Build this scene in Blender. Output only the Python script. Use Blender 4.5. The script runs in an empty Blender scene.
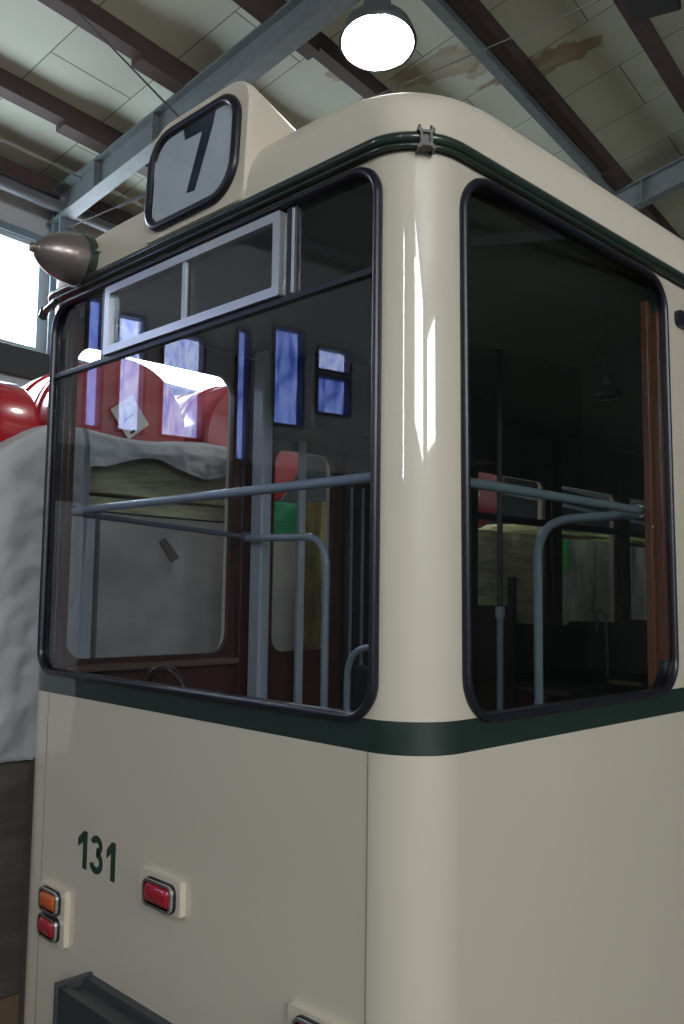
import bpy, bmesh, math, random
from mathutils import Vector, Matrix
from mathutils.geometry import tessellate_polygon
random.seed(7)
PI = math.pi
Z0 = 2.10                       # eye height above the hall floor
sc = bpy.context.scene
COL = sc.collection

# ------------------------------------------------------------------ camera
F, YAW, PITCH, ROLL, CX, CY = 891.81, 0.78249, 0.089955, 0.014029, 1.53476, -1.8203
fw = Vector((-math.cos(YAW)*math.cos(PITCH), math.sin(YAW)*math.cos(PITCH), math.sin(PITCH)))
rt = fw.cross(Vector((0, 0, 1))).normalized()
up = rt.cross(fw)
r2 = math.cos(ROLL)*rt + math.sin(ROLL)*up
u2 = -math.sin(ROLL)*rt + math.cos(ROLL)*up
cam = bpy.data.cameras.new('camera')
co = bpy.data.objects.new('camera', cam); COL.objects.link(co)
co.matrix_world = Matrix(((r2.x, u2.x, -fw.x, CX), (r2.y, u2.y, -fw.y, CY), (r2.z, u2.z, -fw.z, Z0), (0, 0, 0, 1)))
cam.sensor_fit = 'VERTICAL'; cam.sensor_height = 24; cam.lens = F/1024*24; cam.clip_start = .02
sc.camera = co

# hall frame: s across from the track to the right, t along the hall
TH = math.radians(9.2)
def H(s, t, z=0):
    """hall coordinates -> scene coordinates (z above eye level)"""
    return Vector((CX + s*math.cos(TH) - t*math.sin(TH), CY + s*math.sin(TH) + t*math.cos(TH), z))
EAVE = 3.815; TP = math.tan(math.radians(15)); RIDGE = 12.0
def roof_z(s):
    return EAVE + TP*(s+7) if s <= RIDGE else EAVE + TP*(RIDGE+7) - TP*(s-RIDGE)

# ------------------------------------------------------------------ materials
MATS = {}
def mat(name, col, rough=.5, metal=0., coat=0., noise=0., nscale=8., emit=None, estr=0., bump=0., bscale=40., spec=.5, coatr=.05, coatior=1.5):
    if name in MATS: return MATS[name]
    m = bpy.data.materials.new(name); m.use_nodes = True
    nt = m.node_tree; b = nt.nodes['Principled BSDF']
    b.inputs['Base Color'].default_value = (*col, 1)
    b.inputs['Roughness'].default_value = rough
    b.inputs['Metallic'].default_value = metal
    b.inputs['Coat Weight'].default_value = coat
    b.inputs['Coat Roughness'].default_value = coatr
    b.inputs['Coat IOR'].default_value = coatior
    b.inputs['Specular IOR Level'].default_value = spec
    tc = nt.nodes.new('ShaderNodeTexCoord')
    if noise:
        n = nt.nodes.new('ShaderNodeTexNoise'); n.inputs['Scale'].default_value = nscale; n.inputs['Detail'].default_value = 6
        nt.links.new(tc.outputs['Object'], n.inputs['Vector'])
        mx = nt.nodes.new('ShaderNodeMix'); mx.data_type = 'RGBA'
        mx.inputs[6].default_value = (*[c*(1-noise) for c in col], 1)
        mx.inputs[7].default_value = (*[min(1, c*(1+noise)) for c in col], 1)
        nt.links.new(n.outputs['Fac'], mx.inputs[0]); nt.links.new(mx.outputs[2], b.inputs['Base Color'])
    if bump:
        n = nt.nodes.new('ShaderNodeTexNoise'); n.inputs['Scale'].default_value = bscale; n.inputs['Detail'].default_value = 5
        nt.links.new(tc.outputs['Object'], n.inputs['Vector'])
        bp = nt.nodes.new('ShaderNodeBump'); bp.inputs['Strength'].default_value = bump; bp.inputs['Distance'].default_value = .02
        nt.links.new(n.outputs['Fac'], bp.inputs['Height']); nt.links.new(bp.outputs['Normal'], b.inputs['Normal'])
    if emit:
        b.inputs['Emission Color'].default_value = (*emit, 1); b.inputs['Emission Strength'].default_value = estr
    MATS[name] = m
    return m

CREAM = (.66, .595, .475)
cream = mat('cream_paint', CREAM, .5, coat=.2, noise=.025, nscale=2.5, coatr=.3, spec=.15)
cream_soft = mat('cream_paint_plain', CREAM, .4, coat=.3)
green = mat('dark_green_paint', (.018, .05, .034), .35, coat=.3)
gutter_m = mat('green_gutter_paint', (.022, .038, .029), .3, coat=.5, noise=.4, nscale=30)
rubber = mat('navy_black_rubber', (.012, .012, .02), .32)
darkbar = mat('dark_blue_grey_bar', (.02, .022, .032), .35)
alu = mat('matt_aluminium', (.62, .64, .67), .35, metal=.75)
tube_m = mat('grey_blue_tube_paint', (.31, .36, .44), .3, coat=.4)
tube_dark = mat('dark_grey_tube_paint', (.10, .12, .155), .3, coat=.4)
post_m = mat('light_grey_post_paint', (.42, .46, .52), .42)
wood = mat('red_brown_varnished_wood', (.065, .019, .014), .35, coat=.4, noise=.25, nscale=14)
wood_l = mat('lighter_red_brown_wood', (.26, .075, .035), .42, coat=.2, noise=.2, nscale=14)
black_m = mat('black_leatherette', (.008, .008, .010), .4)
seat_edge = mat('worn_beige_seat_edge', (.16, .13, .09), .5)
inner_c = mat('interior_ceiling_paint', (.45, .45, .42), .6)
chrome = mat('chrome', (.8, .8, .82), .12, metal=1)
steelgalv = mat('galvanised_steel', (.14, .165, .17), .5, metal=.25, noise=.3, nscale=12)
steeldk = mat('dark_grey_steel', (.05, .055, .06), .5)
purlin_m = mat('rusty_brown_steel', (.052, .032, .028), .65, noise=.35, nscale=9)
ceil_wall = mat('pale_grey_wall_panel', (.42, .45, .46), .7, noise=.08, nscale=2)
conc = mat('concrete_floor', (.13, .125, .12), .8, noise=.25, nscale=1.5, bump=.2)
darkwall = mat('dark_wall_cladding', (.06, .065, .07), .7, noise=.2, nscale=3)
red_m = mat('red_plastic', (.46, .012, .022), .25, coat=.7, noise=.08, nscale=4)
paper = mat('white_paper', (.78, .78, .74), .6)
ink = mat('dark_print', (.03, .03, .035), .6)
tarp_m = mat('white_fabric_tarp', (.46, .47, .49), .8, noise=.08, nscale=5, bump=.35, bscale=9)
tarp_b = mat('off_white_fabric_tarp', (.62, .58, .48), .8, noise=.08, nscale=5, bump=.3, bscale=12)
brownmetal = mat('brown_painted_metal', (.24, .20, .18), .32, metal=.55, coat=.4)
screen_m = mat('grey_blind_cloth', (.74, .75, .74), .65, noise=.12, nscale=9)
navy = mat('dark_blue_black_print', (.012, .02, .035), .6)
rope_m = mat('dark_rope', (.03, .03, .035), .8)
wire_m = mat('steel_wire', (.14, .14, .14), .4, metal=.5)

def film(name, col, streak=.35, sx=1.5, sz=18, col2=None, coat=.8):
    """stretch film over boxes: streaky colour, glossy wrinkled skin"""
    if name in MATS: return MATS[name]
    m = mat(name, col, .4, coat=coat); nt = m.node_tree; b = nt.nodes['Principled BSDF']
    tc = nt.nodes.new('ShaderNodeTexCoord'); mp = nt.nodes.new('ShaderNodeMapping')
    mp.inputs['Scale'].default_value = (sx, sx, sz)
    mp.inputs['Rotation'].default_value = (.12, 0, 0)
    n = nt.nodes.new('ShaderNodeTexNoise'); n.inputs['Scale'].default_value = 1.6; n.inputs['Detail'].default_value = 8; n.inputs['Roughness'].default_value = .65
    nt.links.new(tc.outputs['Object'], mp.inputs[0]); nt.links.new(mp.outputs[0], n.inputs['Vector'])
    cr = nt.nodes.new('ShaderNodeValToRGB')
    c2 = col2 or [min(1, c*(1+2.2*streak)) for c in col]
    cr.color_ramp.elements[0].position = .35; cr.color_ramp.elements[0].color = (*[c*(1-streak) for c in col], 1)
    cr.color_ramp.elements[1].position = .72; cr.color_ramp.elements[1].color = (*c2, 1)
    nt.links.new(n.outputs['Fac'], cr.inputs[0]); nt.links.new(cr.outputs[0], b.inputs['Base Color'])
    bp = nt.nodes.new('ShaderNodeBump'); bp.inputs['Strength'].default_value = .35; bp.inputs['Distance'].default_value = .02
    nt.links.new(n.outputs['Fac'], bp.inputs['Height']); nt.links.new(bp.outputs['Normal'], b.inputs['Normal'])
    return m
film_grey = film('film_wrapped_grey_board', (.42, .38, .34), .10, sz=3)
film_olive = film('film_wrapped_olive_foam', (.40, .37, .22), .4, sz=9)
film_khaki = film('film_wrapped_khaki_foam', (.48, .43, .18), .35, sx=6, sz=2)
film_green = film('film_wrapped_green_card', (.03, .30, .13), .3, sz=10)
film_clear = film('film_wrapped_pale_goods', (.48, .50, .45), .45, sx=5, sz=1.5)
film_brown = film('film_wrapped_cardboard', (.11, .095, .08), .25, sz=6)
foam_y = mat('yellow_foam', (.75, .72, .36), .7, noise=.2, nscale=12)

def glass(name, ior=1.6, tint=(.93, .95, .97)):
    m = bpy.data.materials.new(name); m.use_nodes = True; nt = m.node_tree; nt.nodes.clear()
    o = nt.nodes.new('ShaderNodeOutputMaterial'); mx = nt.nodes.new('ShaderNodeMixShader')
    t = nt.nodes.new('ShaderNodeBsdfTransparent'); g = nt.nodes.new('ShaderNodeBsdfGlossy')
    t.inputs[0].default_value = (*tint, 1); g.inputs['Roughness'].default_value = 0.0
    # Schlick reflectance, the same for both faces of the pane
    f0 = ((ior-1)/(ior+1))**2
    lw = nt.nodes.new('ShaderNodeLayerWeight'); lw.inputs[0].default_value = .5
    pw = nt.nodes.new('ShaderNodeMath'); pw.operation = 'POWER'; pw.inputs[1].default_value = 5
    ma = nt.nodes.new('ShaderNodeMath'); ma.operation = 'MULTIPLY_ADD'; ma.inputs[1].default_value = 1-f0; ma.inputs[2].default_value = f0
    nt.links.new(lw.outputs['Facing'], pw.inputs[0]); nt.links.new(pw.outputs[0], ma.inputs[0])
    nt.links.new(ma.outputs[0], mx.inputs[0]); nt.links.new(t.outputs[0], mx.inputs[1]); nt.links.new(g.outputs[0], mx.inputs[2])
    nt.links.new(mx.outputs[0], o.inputs[0])
    return m
glass_m = glass('window_glass', 1.62)
glass_side = glass('side_window_glass', 1.9, (.80, .84, .82))
glass_in = glass('inner_window_glass', 1.35)

# body paint: cream with the green waist stripe
def body_paint():
    m = mat('cream_body_with_green_stripe', CREAM, .45, coat=1, coatr=.03, coatior=1.75, spec=.3)
    nt = m.node_tree; b = nt.nodes['Principled BSDF']
    g = nt.nodes.new('ShaderNodeTexCoord'); sp = nt.nodes.new('ShaderNodeSeparateXYZ')
    nt.links.new(g.outputs['Object'], sp.inputs[0])
    a = nt.nodes.new('ShaderNodeMath'); a.operation = 'SUBTRACT'; a.inputs[1].default_value = (-.436-.346)/2
    ab = nt.nodes.new('ShaderNodeMath'); ab.operation = 'ABSOLUTE'
    lt = nt.nodes.new('ShaderNodeMath'); lt.operation = 'LESS_THAN'; lt.inputs[1].default_value = .045
    nt.links.new(sp.outputs[2], a.inputs[0]); nt.links.new(a.outputs[0], ab.inputs[0]); nt.links.new(ab.outputs[0], lt.inputs[0])
    n = nt.nodes.new('ShaderNodeTexNoise'); n.inputs['Scale'].default_value = 1.6; n.inputs['Detail'].default_value = 5
    nt.links.new(g.outputs['Object'], n.inputs['Vector'])
    c = nt.nodes.new('ShaderNodeMix'); c.data_type = 'RGBA'
    c.inputs[6].default_value = (*[x*.95 for x in CREAM], 1); c.inputs[7].default_value = (*[x*1.04 for x in CREAM], 1)
    nt.links.new(n.outputs['Fac'], c.inputs[0])
    mx = nt.nodes.new('ShaderNodeMix'); mx.data_type = 'RGBA'; mx.inputs[7].default_value = (.013, .032, .024, 1)
    nt.links.new(lt.outputs[0], mx.inputs[0]); nt.links.new(c.outputs[2], mx.inputs[6]); nt.links.new(mx.outputs[2], b.inputs['Base Color'])
    return m

def ceiling_mat():
    m = mat('ceiling_boards', (.56, .57, .50), .8)
    nt = m.node_tree; b = nt.nodes['Principled BSDF']
    uv = nt.nodes.new('ShaderNodeUVMap'); mp = nt.nodes.new('ShaderNodeMapping')
    mp.inputs['Location'].default_value = (-.02, .03, 0)
    nt.links.new(uv.outputs[0], mp.inputs[0])
    br = nt.nodes.new('ShaderNodeTexBrick'); br.inputs['Scale'].default_value = 1
    br.inputs['Brick Width'].default_value = 1.92; br.inputs['Row Height'].default_value = .80
    br.inputs['Mortar Size'].default_value = .006; br.inputs['Mortar Smooth'].default_value = .3
    br.offset = .38; br.inputs['Bias'].default_value = 0
    br.inputs['Color1'].default_value = (.60, .64, .54, 1); br.inputs['Color2'].default_value = (.54, .58, .48, 1)
    br.inputs['Mortar'].default_value = (.15, .155, .13, 1)
    nt.links.new(mp.outputs[0], br.inputs['Vector'])
    # water stains with their own shape
    prev = br.outputs[0]
    for (s, t, rs, rtt, st_) in [(-3.15, 7.35, .62, .17, 1.0), (-3.75, 6.6, .5, .20, .7), (-4.25, 6.0, .25, .16, .8), (-2.0, 8.7, .6, .2, .35), (-3.45, 6.9, .2, .10, .6)]:
        m2 = nt.nodes.new('ShaderNodeMapping'); m2.vector_type = 'TEXTURE'
        m2.inputs['Location'].default_value = (s, t, 0); m2.inputs['Scale'].default_value = (rs, rtt, 1)
        m2.inputs['Rotation'].default_value = (0, 0, .35)
        nz = nt.nodes.new('ShaderNodeTexNoise'); nz.inputs['Scale'].default_value = 3.5; nz.inputs['Detail'].default_value = 6
        nt.links.new(uv.outputs[0], nz.inputs['Vector'])
        add = nt.nodes.new('ShaderNodeVectorMath'); add.operation = 'MULTIPLY_ADD'
        add.inputs[1].default_value = (.55, .55, 0)
        nt.links.new(nz.outputs[1], add.inputs[0]); nt.links.new(uv.outputs[0], add.inputs[2])
        sub = nt.nodes.new('ShaderNodeVectorMath'); sub.operation = 'SUBTRACT'; sub.inputs[1].default_value = (.275, .275, 0)
        nt.links.new(add.outputs[0], sub.inputs[0]); nt.links.new(sub.outputs[0], m2.inputs[0])
        ln = nt.nodes.new('ShaderNodeVectorMath'); ln.operation = 'LENGTH'; nt.links.new(m2.outputs[0], ln.inputs[0])
        cr = nt.nodes.new('ShaderNodeValToRGB'); e = cr.color_ramp.elements
        e[0].position = 0; e[0].color = (.35*st_, .35*st_, .35*st_, 1); e[1].position = 1; e[1].color = (0, 0, 0, 1)
        q = e.new(.82); q.color = (st_*.75, st_*.75, st_*.75, 1)
        nt.links.new(ln.outputs['Value'], cr.inputs[0])
        mx = nt.nodes.new('ShaderNodeMix'); mx.data_type = 'RGBA'; mx.inputs[7].default_value = (.24, .12, .04, 1)
        nt.links.new(cr.outputs[0], mx.inputs[0]); nt.links.new(prev, mx.inputs[6]); prev = mx.outputs[2]
    nz = nt.nodes.new('ShaderNodeTexNoise'); nz.inputs['Scale'].default_value = .9; nz.inputs['Detail'].default_value = 7
    nt.links.new(uv.outputs[0], nz.inputs['Vector'])
    mx = nt.nodes.new('ShaderNodeMix'); mx.data_type = 'RGBA'; mx.blend_type = 'MULTIPLY'; mx.inputs[0].default_value = .35
    nt.links.new(prev, mx.inputs[6]); nt.links.new(nz.outputs[0], mx.inputs[7]); nt.links.new(mx.outputs[2], b.inputs['Base Color'])
    return m

def daylight(name, col, strength, mottled=None, sx=5):
    """window pane lit from outside"""
    m = bpy.data.materials.new(name); m.use_nodes = True; nt = m.node_tree; nt.nodes.clear()
    o = nt.nodes.new('ShaderNodeOutputMaterial'); e = nt.nodes.new('ShaderNodeEmission')
    e.inputs[0].default_value = (*col, 1); e.inputs[1].default_value = strength
    if mottled:
        tc = nt.nodes.new('ShaderNodeTexCoord'); n = nt.nodes.new('ShaderNodeTexNoise')
        mp = nt.nodes.new('ShaderNodeMapping'); mp.inputs['Scale'].default_value = (2, 2, .6)
        nt.links.new(tc.outputs['Object'], mp.inputs[0]); nt.links.new(mp.outputs[0], n.inputs['Vector'])
        n.inputs['Scale'].default_value = sx; n.inputs['Detail'].default_value = 8; n.inputs['Distortion'].default_value = 1.5
        cr = nt.nodes.new('ShaderNodeValToRGB'); cr.color_ramp.elements[0].position = .38; cr.color_ramp.elements[1].position = .62
        cr.color_ramp.elements[0].color = (*mottled, 1); cr.color_ramp.elements[1].color = (*col, 1)
        nt.links.new(n.outputs[0], cr.inputs[0]); nt.links.new(cr.outputs[0], e.inputs[0])
    nt.links.new(e.outputs[0], o.inputs[0])
    return m

# ------------------------------------------------------------------ object helpers
WL = {}
def setp(o, label=None, cat=None, group=None, kind=None):
    if label: o['label'] = label
    if cat: o['category'] = cat
    if group: o['group'] = group
    if kind: o['kind'] = kind
    return o
def empty(name, loc):
    o = bpy.data.objects.new(name, None); COL.objects.link(o); o.empty_display_size = .1
    w = Vector((loc[0], loc[1], loc[2]+Z0)); o.location = w; WL[o.name] = w
    return o
XC = -1.135
def warp(v):
    """the tram sides lean in very slightly above the waist"""
    k = max(0, min(1.2, (abs(v.x-XC)-.955)/.18))*(1 if v.x > XC else -1)
    return Vector((v.x - .010*k*max(0, v.z+.436), v.y, v.z))
TRAM = None
def mk(name, bm, material, parent=None, smooth=None, origin=None, wn=False, tramwarp=False, uv=None):
    """link one mesh; vertices are given in scene x, y and z above the eye"""
    me = bpy.data.meshes.new(name)
    bmesh.ops.recalc_face_normals(bm, faces=bm.faces)
    if tramwarp:
        for v in bm.verts: v.co = warp(v.co)
    if uv:
        l = bm.loops.layers.uv.new('UVMap')
        for f in bm.faces:
            for lp in f.loops: lp[l].uv = uv(lp.vert.co)
    vs = [v.co for v in bm.verts]
    lo = Vector([min(v[i] for v in vs) for i in range(3)]); hi = Vector([max(v[i] for v in vs) for i in range(3)])
    c = Vector(origin) if origin is not None else ((lo+hi)/2 if parent else Vector(((lo.x+hi.x)/2, (lo.y+hi.y)/2, lo.z)))
    for v in bm.verts: v.co = v.co - c
    if smooth is not None:
        for f in bm.faces: f.smooth = True
        for e in bm.edges:
            if len(e.link_faces) == 2 and e.calc_face_angle(0) > math.radians(smooth): e.smooth = False
    bm.to_mesh(me); bm.free()
    me.materials.append(material)
    o = bpy.data.objects.new(name, me); COL.objects.link(o)
    w = c + Vector((0, 0, Z0)); WL[o.name] = w
    if parent:
        o.parent = parent; o.location = w - WL[parent.name]
    else: o.location = w
    if wn:
        md = o.modifiers.new('wn', 'WEIGHTED_NORMAL'); md.keep_sharp = True
    return o
def BM(): return bmesh.new()

def box(bm, x0, y0, z0, x1, y1, z1, bev=0):
    vs = [bm.verts.new((x, y, z)) for x in (x0, x1) for y in (y0, y1) for z in (z0, z1)]
    fs = [bm.faces.new([vs[i] for i in q]) for q in ((0, 1, 3, 2), (4, 6, 7, 5), (0, 4, 5, 1), (2, 3, 7, 6), (0, 2, 6, 4), (1, 5, 7, 3))]
    if bev:
        es = set(e for f in fs for e in f.edges)
        bmesh.ops.bevel(bm, geom=list(es), offset=bev, segments=3, profile=.5, affect='EDGES')
    return bm
def hbox(bm, s0, t0, z0, s1, t1, z1, bev=0):
    """box in hall coordinates; z may be functions of s"""
    fz = lambda z, s: z(s) if callable(z) else z
    vs = [bm.verts.new(H(s, t, fz(z, s))) for s in (s0, s1) for t in (t0, t1) for z in (z0, z1)]
    fs = [bm.faces.new([vs[i] for i in q]) for q in ((0, 1, 3, 2), (4, 6, 7, 5), (0, 4, 5, 1), (2, 3, 7, 6), (0, 2, 6, 4), (1, 5, 7, 3))]
    if bev:
        es = set(e for f in fs for e in f.edges)
        bmesh.ops.bevel(bm, geom=list(es), offset=bev, segments=2, profile=.5, affect='EDGES')
    return bm
def tube(bm, pts, r, seg=14, closed=False, flat=None):
    """sweep a round (or flat: (r_side, r_normal_to_plane) about axis) section along points"""
    pts = [Vector(p) for p in pts]; n = len(pts); rings = []
    ref = None
    for i, p in enumerate(pts):
        a = pts[(i-1) % n] if (closed or i > 0) else p
        b = pts[(i+1) % n] if (closed or i < n-1) else p
        d = (b-a).normalized()
        if flat: ax = Vector(flat[2])
        else:
            if ref is None: ref = Vector((0, 0, 1)) if abs(d.z) < .9 else Vector((1, 0, 0))
            ax = (ref - d*ref.dot(d)).normalized(); ref = ax
        bx = d.cross(ax).normalized()
        ra, rb = (flat[0], flat[1]) if flat else (r, r)
        rings.append([bm.verts.new(p + ax*rb*math.cos(2*PI*k/seg) + bx*ra*math.sin(2*PI*k/seg)) for k in range(seg)])
    m = n if closed else n-1
    for i in range(m):
        A, B = rings[i], rings[(i+1) % n]
        for k in range(seg): bm.faces.new((A[k], A[(k+1) % seg], B[(k+1) % seg], B[k]))
    if not closed: bm.faces.new(rings[0]); bm.faces.new(rings[-1])
    return bm
def bend(p0, p1, p2, r, n=8):
    """points of a round bend at p1"""
    p0, p1, p2 = Vector(p0), Vector(p1), Vector(p2)
    a = p1 + (p0-p1).normalized()*r; b = p1 + (p2-p1).normalized()*r
    return [a*(1-t)**2 + p1*2*t*(1-t) + b*t*t for t in [i/n for i in range(n+1)]]
def rrect(u0, v0, u1, v1, r, n=7):
    if not hasattr(r, '__len__'): r = (r, r, r, r)
    out = []
    for (cu, cv, a0, rr) in ((u1-r[0], v0+r[0], -PI/2, r[0]), (u1-r[1], v1-r[1], 0, r[1]), (u0+r[2], v1-r[2], PI/2, r[2]), (u0+r[3], v0+r[3], PI, r[3])):
        for i in range(n+1):
            a = a0 + PI/2*i/n; out.append((cu+rr*math.cos(a), cv+rr*math.sin(a)))
    return out
def prism(bm, pts, fn, d0, d1, bev=0):
    """extrude a 2D outline between two depths; fn(u, v, d) -> point"""
    A = [bm.verts.new(fn(u, v, d0)) for u, v in pts]; B = [bm.verts.new(fn(u, v, d1)) for u, v in pts]
    n = len(pts)
    tri = tessellate_polygon([[Vector((u, v, 0)) for u, v in pts]])
    for t in tri: bm.faces.new([A[i] for i in t]); bm.faces.new([B[i] for i in t])
    for i in range(n): bm.faces.new((A[i], A[(i+1) % n], B[(i+1) % n], B[i]))
    return bm
def ringprism(bm, po, pi_, fn, d0, d1):
    n = len(po); L = [[bm.verts.new(fn(u, v, d)) for u, v in P] for P, d in ((po, d0), (po, d1), (pi_, d1), (pi_, d0))]
    for k in range(4):
        A, B = L[k], L[(k+1) % 4]
        for i in range(n): bm.faces.new((A[i], A[(i+1) % n], B[(i+1) % n], B[i]))
    return bm
PY = lambda u, v, d: (u, d, v)       # outline in the plane of the tram end
PX = lambda u, v, d: (d, u, v)       # outline in the plane of the tram side
def lathe(bm, prof, org, axis, seg=28, cap=True):
    axis = Vector(axis).normalized(); a = axis.orthogonal().normalized(); b = axis.cross(a); org = Vector(org)
    rings = [[bm.verts.new(org + axis*h + (a*math.cos(2*PI*k/seg)+b*math.sin(2*PI*k/seg))*max(r, 1e-4)) for k in range(seg)] for h, r in prof]
    for A, B in zip(rings, rings[1:]):
        for k in range(seg): bm.faces.new((A[k], A[(k+1) % seg], B[(k+1) % seg], B[k]))
    if cap: bm.faces.new(rings[0]); bm.faces.new(rings[-1])
    return bm
def boolean(o, cutters):
    for c in cutters:
        md = o.modifiers.new('b', 'BOOLEAN'); md.operation = 'DIFFERENCE'; md.object = c; md.solver = 'EXACT'
    bpy.context.view_layer.update()
    dg = bpy.context.evaluated_depsgraph_get()
    me = bpy.data.meshes.new_from_object(o.evaluated_get(dg))
    o.modifiers.clear(); o.data = me
    for c in cutters: bpy.data.objects.remove(c)
def resmooth(o, ang):
    b = BM(); b.from_mesh(o.data)
    for f in b.faces: f.smooth = True
    for e in b.edges:
        e.smooth = not (len(e.link_faces) == 2 and e.calc_face_angle(0) > math.radians(ang))
    b.to_mesh(o.data); b.free()
    md = o.modifiers.new('wn', 'WEIGHTED_NORMAL'); md.keep_sharp = True

# ================================================================== THE TRAM
XL = -2.27; L_TR = 12.0
FL = -Z0
TRAM = empty('tram', (-1.135, 6, FL))
setp(TRAM, 'old cream tram with green waist stripe, line 7 sign and number 131', 'tram')
def T(name, bm, m, parent=None, **k):
    return mk(name, bm, m, parent or TRAM, tramwarp=True, **k)

def outline(ins, r=.18, n=12, y1=L_TR):
    return rrect(XL+ins, 0+ins, 0-ins, y1-ins, r, n)
paint = body_paint()
b = BM()
ol = outline(0)
zs = [-1.82, -1.2, -.436, .2, .8, 1.33]
rows = [[b.verts.new((x, y, z)) for x, y in ol] for z in (zs[0], -.436, zs[-1])]
n = len(ol)
for A, B in zip(rows, rows[1:]):
    for i in range(n): b.faces.new((A[i], A[(i+1) % n], B[(i+1) % n], B[i]))
b.faces.new(rows[0]); b.faces.new(rows[-1])
body = T('body_shell', b, paint, origin=(-1.1, 6, 0))
def cutter(bm):
    for v in bm.verts: v.co = warp(v.co)
    return mk('cutter', bm, paint)
cuts = []
b = BM(); prism(b, outline(.05, .14), lambda u, v, d: (u, v, d), -1.05, 1.6); cuts.append(cutter(b))
END = (-2.105, -.345, -.162, 1.235); SIDE = (.203, -.347, 1.49, 1.235)
b = BM(); prism(b, rrect(*END, (.10, .09, .12, .09)), PY, -.3, .3); cuts.append(cutter(b))
b = BM(); prism(b, rrect(*SIDE, .12), PX, -.3, .3); cuts.append(cutter(b))
LEFTW0 = [(.085, -.33, 1.02, 1.12, .10), (1.27, -.34, 1.75, .79, .08), (2.07, -.28, 2.95, .86, .05), (3.08, -.28, 3.97, .86, .05),
         (4.13, -.28, 5.06, .86, .05), (5.2, -.28, 6.13, .86, .05), (6.3, -.28, 7.2, .86, .05), (7.4, -.28, 8.3, .86, .05)]
LS = lambda y: -1.82+(y+1.82)*1.019
LEFTW = [(LS(q[0]), q[1]*1.019, LS(q[2]), q[3]*1.019, q[4]) for q in LEFTW0]
RIGHTW = [(2.3, -.3, 3.2, .9, .1), (5.4, -.3, 6.4, .9, .1), (7.0, -.3, 8.0, .9, .1)]
for q in LEFTW:
    b = BM(); prism(b, rrect(*q), PX, -2.6, -2.05); cuts.append(cutter(b))
for q in RIGHTW:
    b = BM(); prism(b, rrect(*q), PX, -.3, .3); cuts.append(cutter(b))
boolean(body, cuts); resmooth(body, 35)

# roof
b = BM()
prof = [(0.0, 1.33), (0.0, 1.36)] + [(.25*(1-math.cos(a)), 1.36+.25*math.sin(a)) for a in [PI/2*i/10 for i in range(1, 11)]] + [(.34, 1.625), (.6, 1.655), (.9, 1.672)]
rows = []
for ins, z in prof:
    rows.append([b.verts.new((x, y, z)) for x, y in outline(ins, .18+.42*min(1, ins/.16), 12)])
for A, B in zip(rows, rows[1:]):
    for i in range(n): b.faces.new((A[i], A[(i+1) % n], B[(i+1) % n], B[i]))
b.faces.new(rows[-1]); b.faces.new(rows[0])
T('roof', b, cream, smooth=50)
# interior lining
b = BM(); prism(b, outline(.07, .12), lambda u, v, d: (u, v, d), 1.26, 1.30); T('interior_ceiling', b, inner_c)
b = BM(); box(b, -2.19, .08, -1.05, -.08, 11.9, -1.0); T('interior_floor', b, mat('dark_floor_linoleum', (.03, .028, .027), .6))
b = BM(); box(b, -2.218, .12, -1.0, -2.185, 11.7, 1.25)
lin = T('wall_lining', b, wood); cc = []
for q in LEFTW:
    bb = BM(); q2 = (q[0]+.02, q[1]+.02, q[2]-.02, q[3]-.02, q[4]); prism(bb, rrect(*q2), PX, -2.6, -2.05); cc.append(cutter(bb))
boolean(lin, cc)
b = BM(); box(b, -.085, .12, -1.0, -.055, 11.7, 1.25)
lin = T('wall_lining', b, wood); cc = []
bb = BM(); prism(bb, rrect(.195, -.352, 1.62, 1.238, .03), PX, -.4, .3); cc.append(cutter(bb))
for q in RIGHTW:
    bb = BM(); prism(bb, rrect(*q), PX, -.3, .3); cc.append(cutter(bb))
boolean(lin, cc)
b = BM(); box(b, -2.18, .05, -1.0, -.08, .085, -.38); T('end_wall_lining', b, wood)
b = BM(); box(b, -2.185, 11.5, -1.0, -.085, 11.6, 1.26); T('rear_bulkhead', b, wood)
# brown uprights just inside the glass, with screws
def upright(x0, y0, x1, y1, z0, z1, scr, m):
    b = BM(); box(b, x0, y0, z0, x1, y1, z1, .004); p = T('window_upright', b, m)
    for s in scr:
        b = BM(); lathe(b, [(0, .006), (.004, .005)], s[:3], s[3], 10); T('screw', b, chrome, p)
upright(-2.175, .055, -2.055, .085, -.35, 1.24, [(-2.10, .055, z, (0, -1, 0)) for z in (-.22, .25, .75)], wood)
upright(-.085, 1.455, -.054, 1.60, -.35, 1.17, [(-.054, 1.478, z, (1, 0, 0)) for z in (-.20, .27, .64, 1.03)], wood_l)

b = BM(); box(b, -.052, 1.480, -.24, -.008, 1.4855, 1.12); T('window_reveal_board', b, wood_l)
# rain gutter around the body
b = BM()
def gpath(off, z): return [(x, y, z) for x, y in rrect(XL-off, -off, off, L_TR+off, .18+off, 12)]
tube(b, gpath(.018, 1.296), .017, 10, closed=True)
tube(b, gpath(.018, 1.273), .008, 8, closed=True)
tube(b, gpath(.006, 1.284), .01, 8, closed=True, flat=(.012, .020, (0, 0, 1)))
gut = T('rain_gutter', b, gutter_m, smooth=60)
b = BM()
a = math.radians(-38); cxx, cyy = -.18, .18
ctr = Vector((cxx+.206*math.cos(a), cyy+.206*math.sin(a), 1.284))
tg = Vector((-math.sin(a), math.cos(a), 0)); nr = Vector((math.cos(a), math.sin(a), 0))
M_ = Matrix((tg, nr, Vector((0, 0, 1)))).transposed()
vs = bmesh.ops.create_cube(b, size=1)['verts']
for v in vs: v.co = ctr + M_ @ Vector((v.co.x*.038, v.co.y*.026, v.co.z*.046))
bmesh.ops.bevel(b, geom=b.edges[:], offset=.008, segments=2, affect='EDGES')
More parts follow.
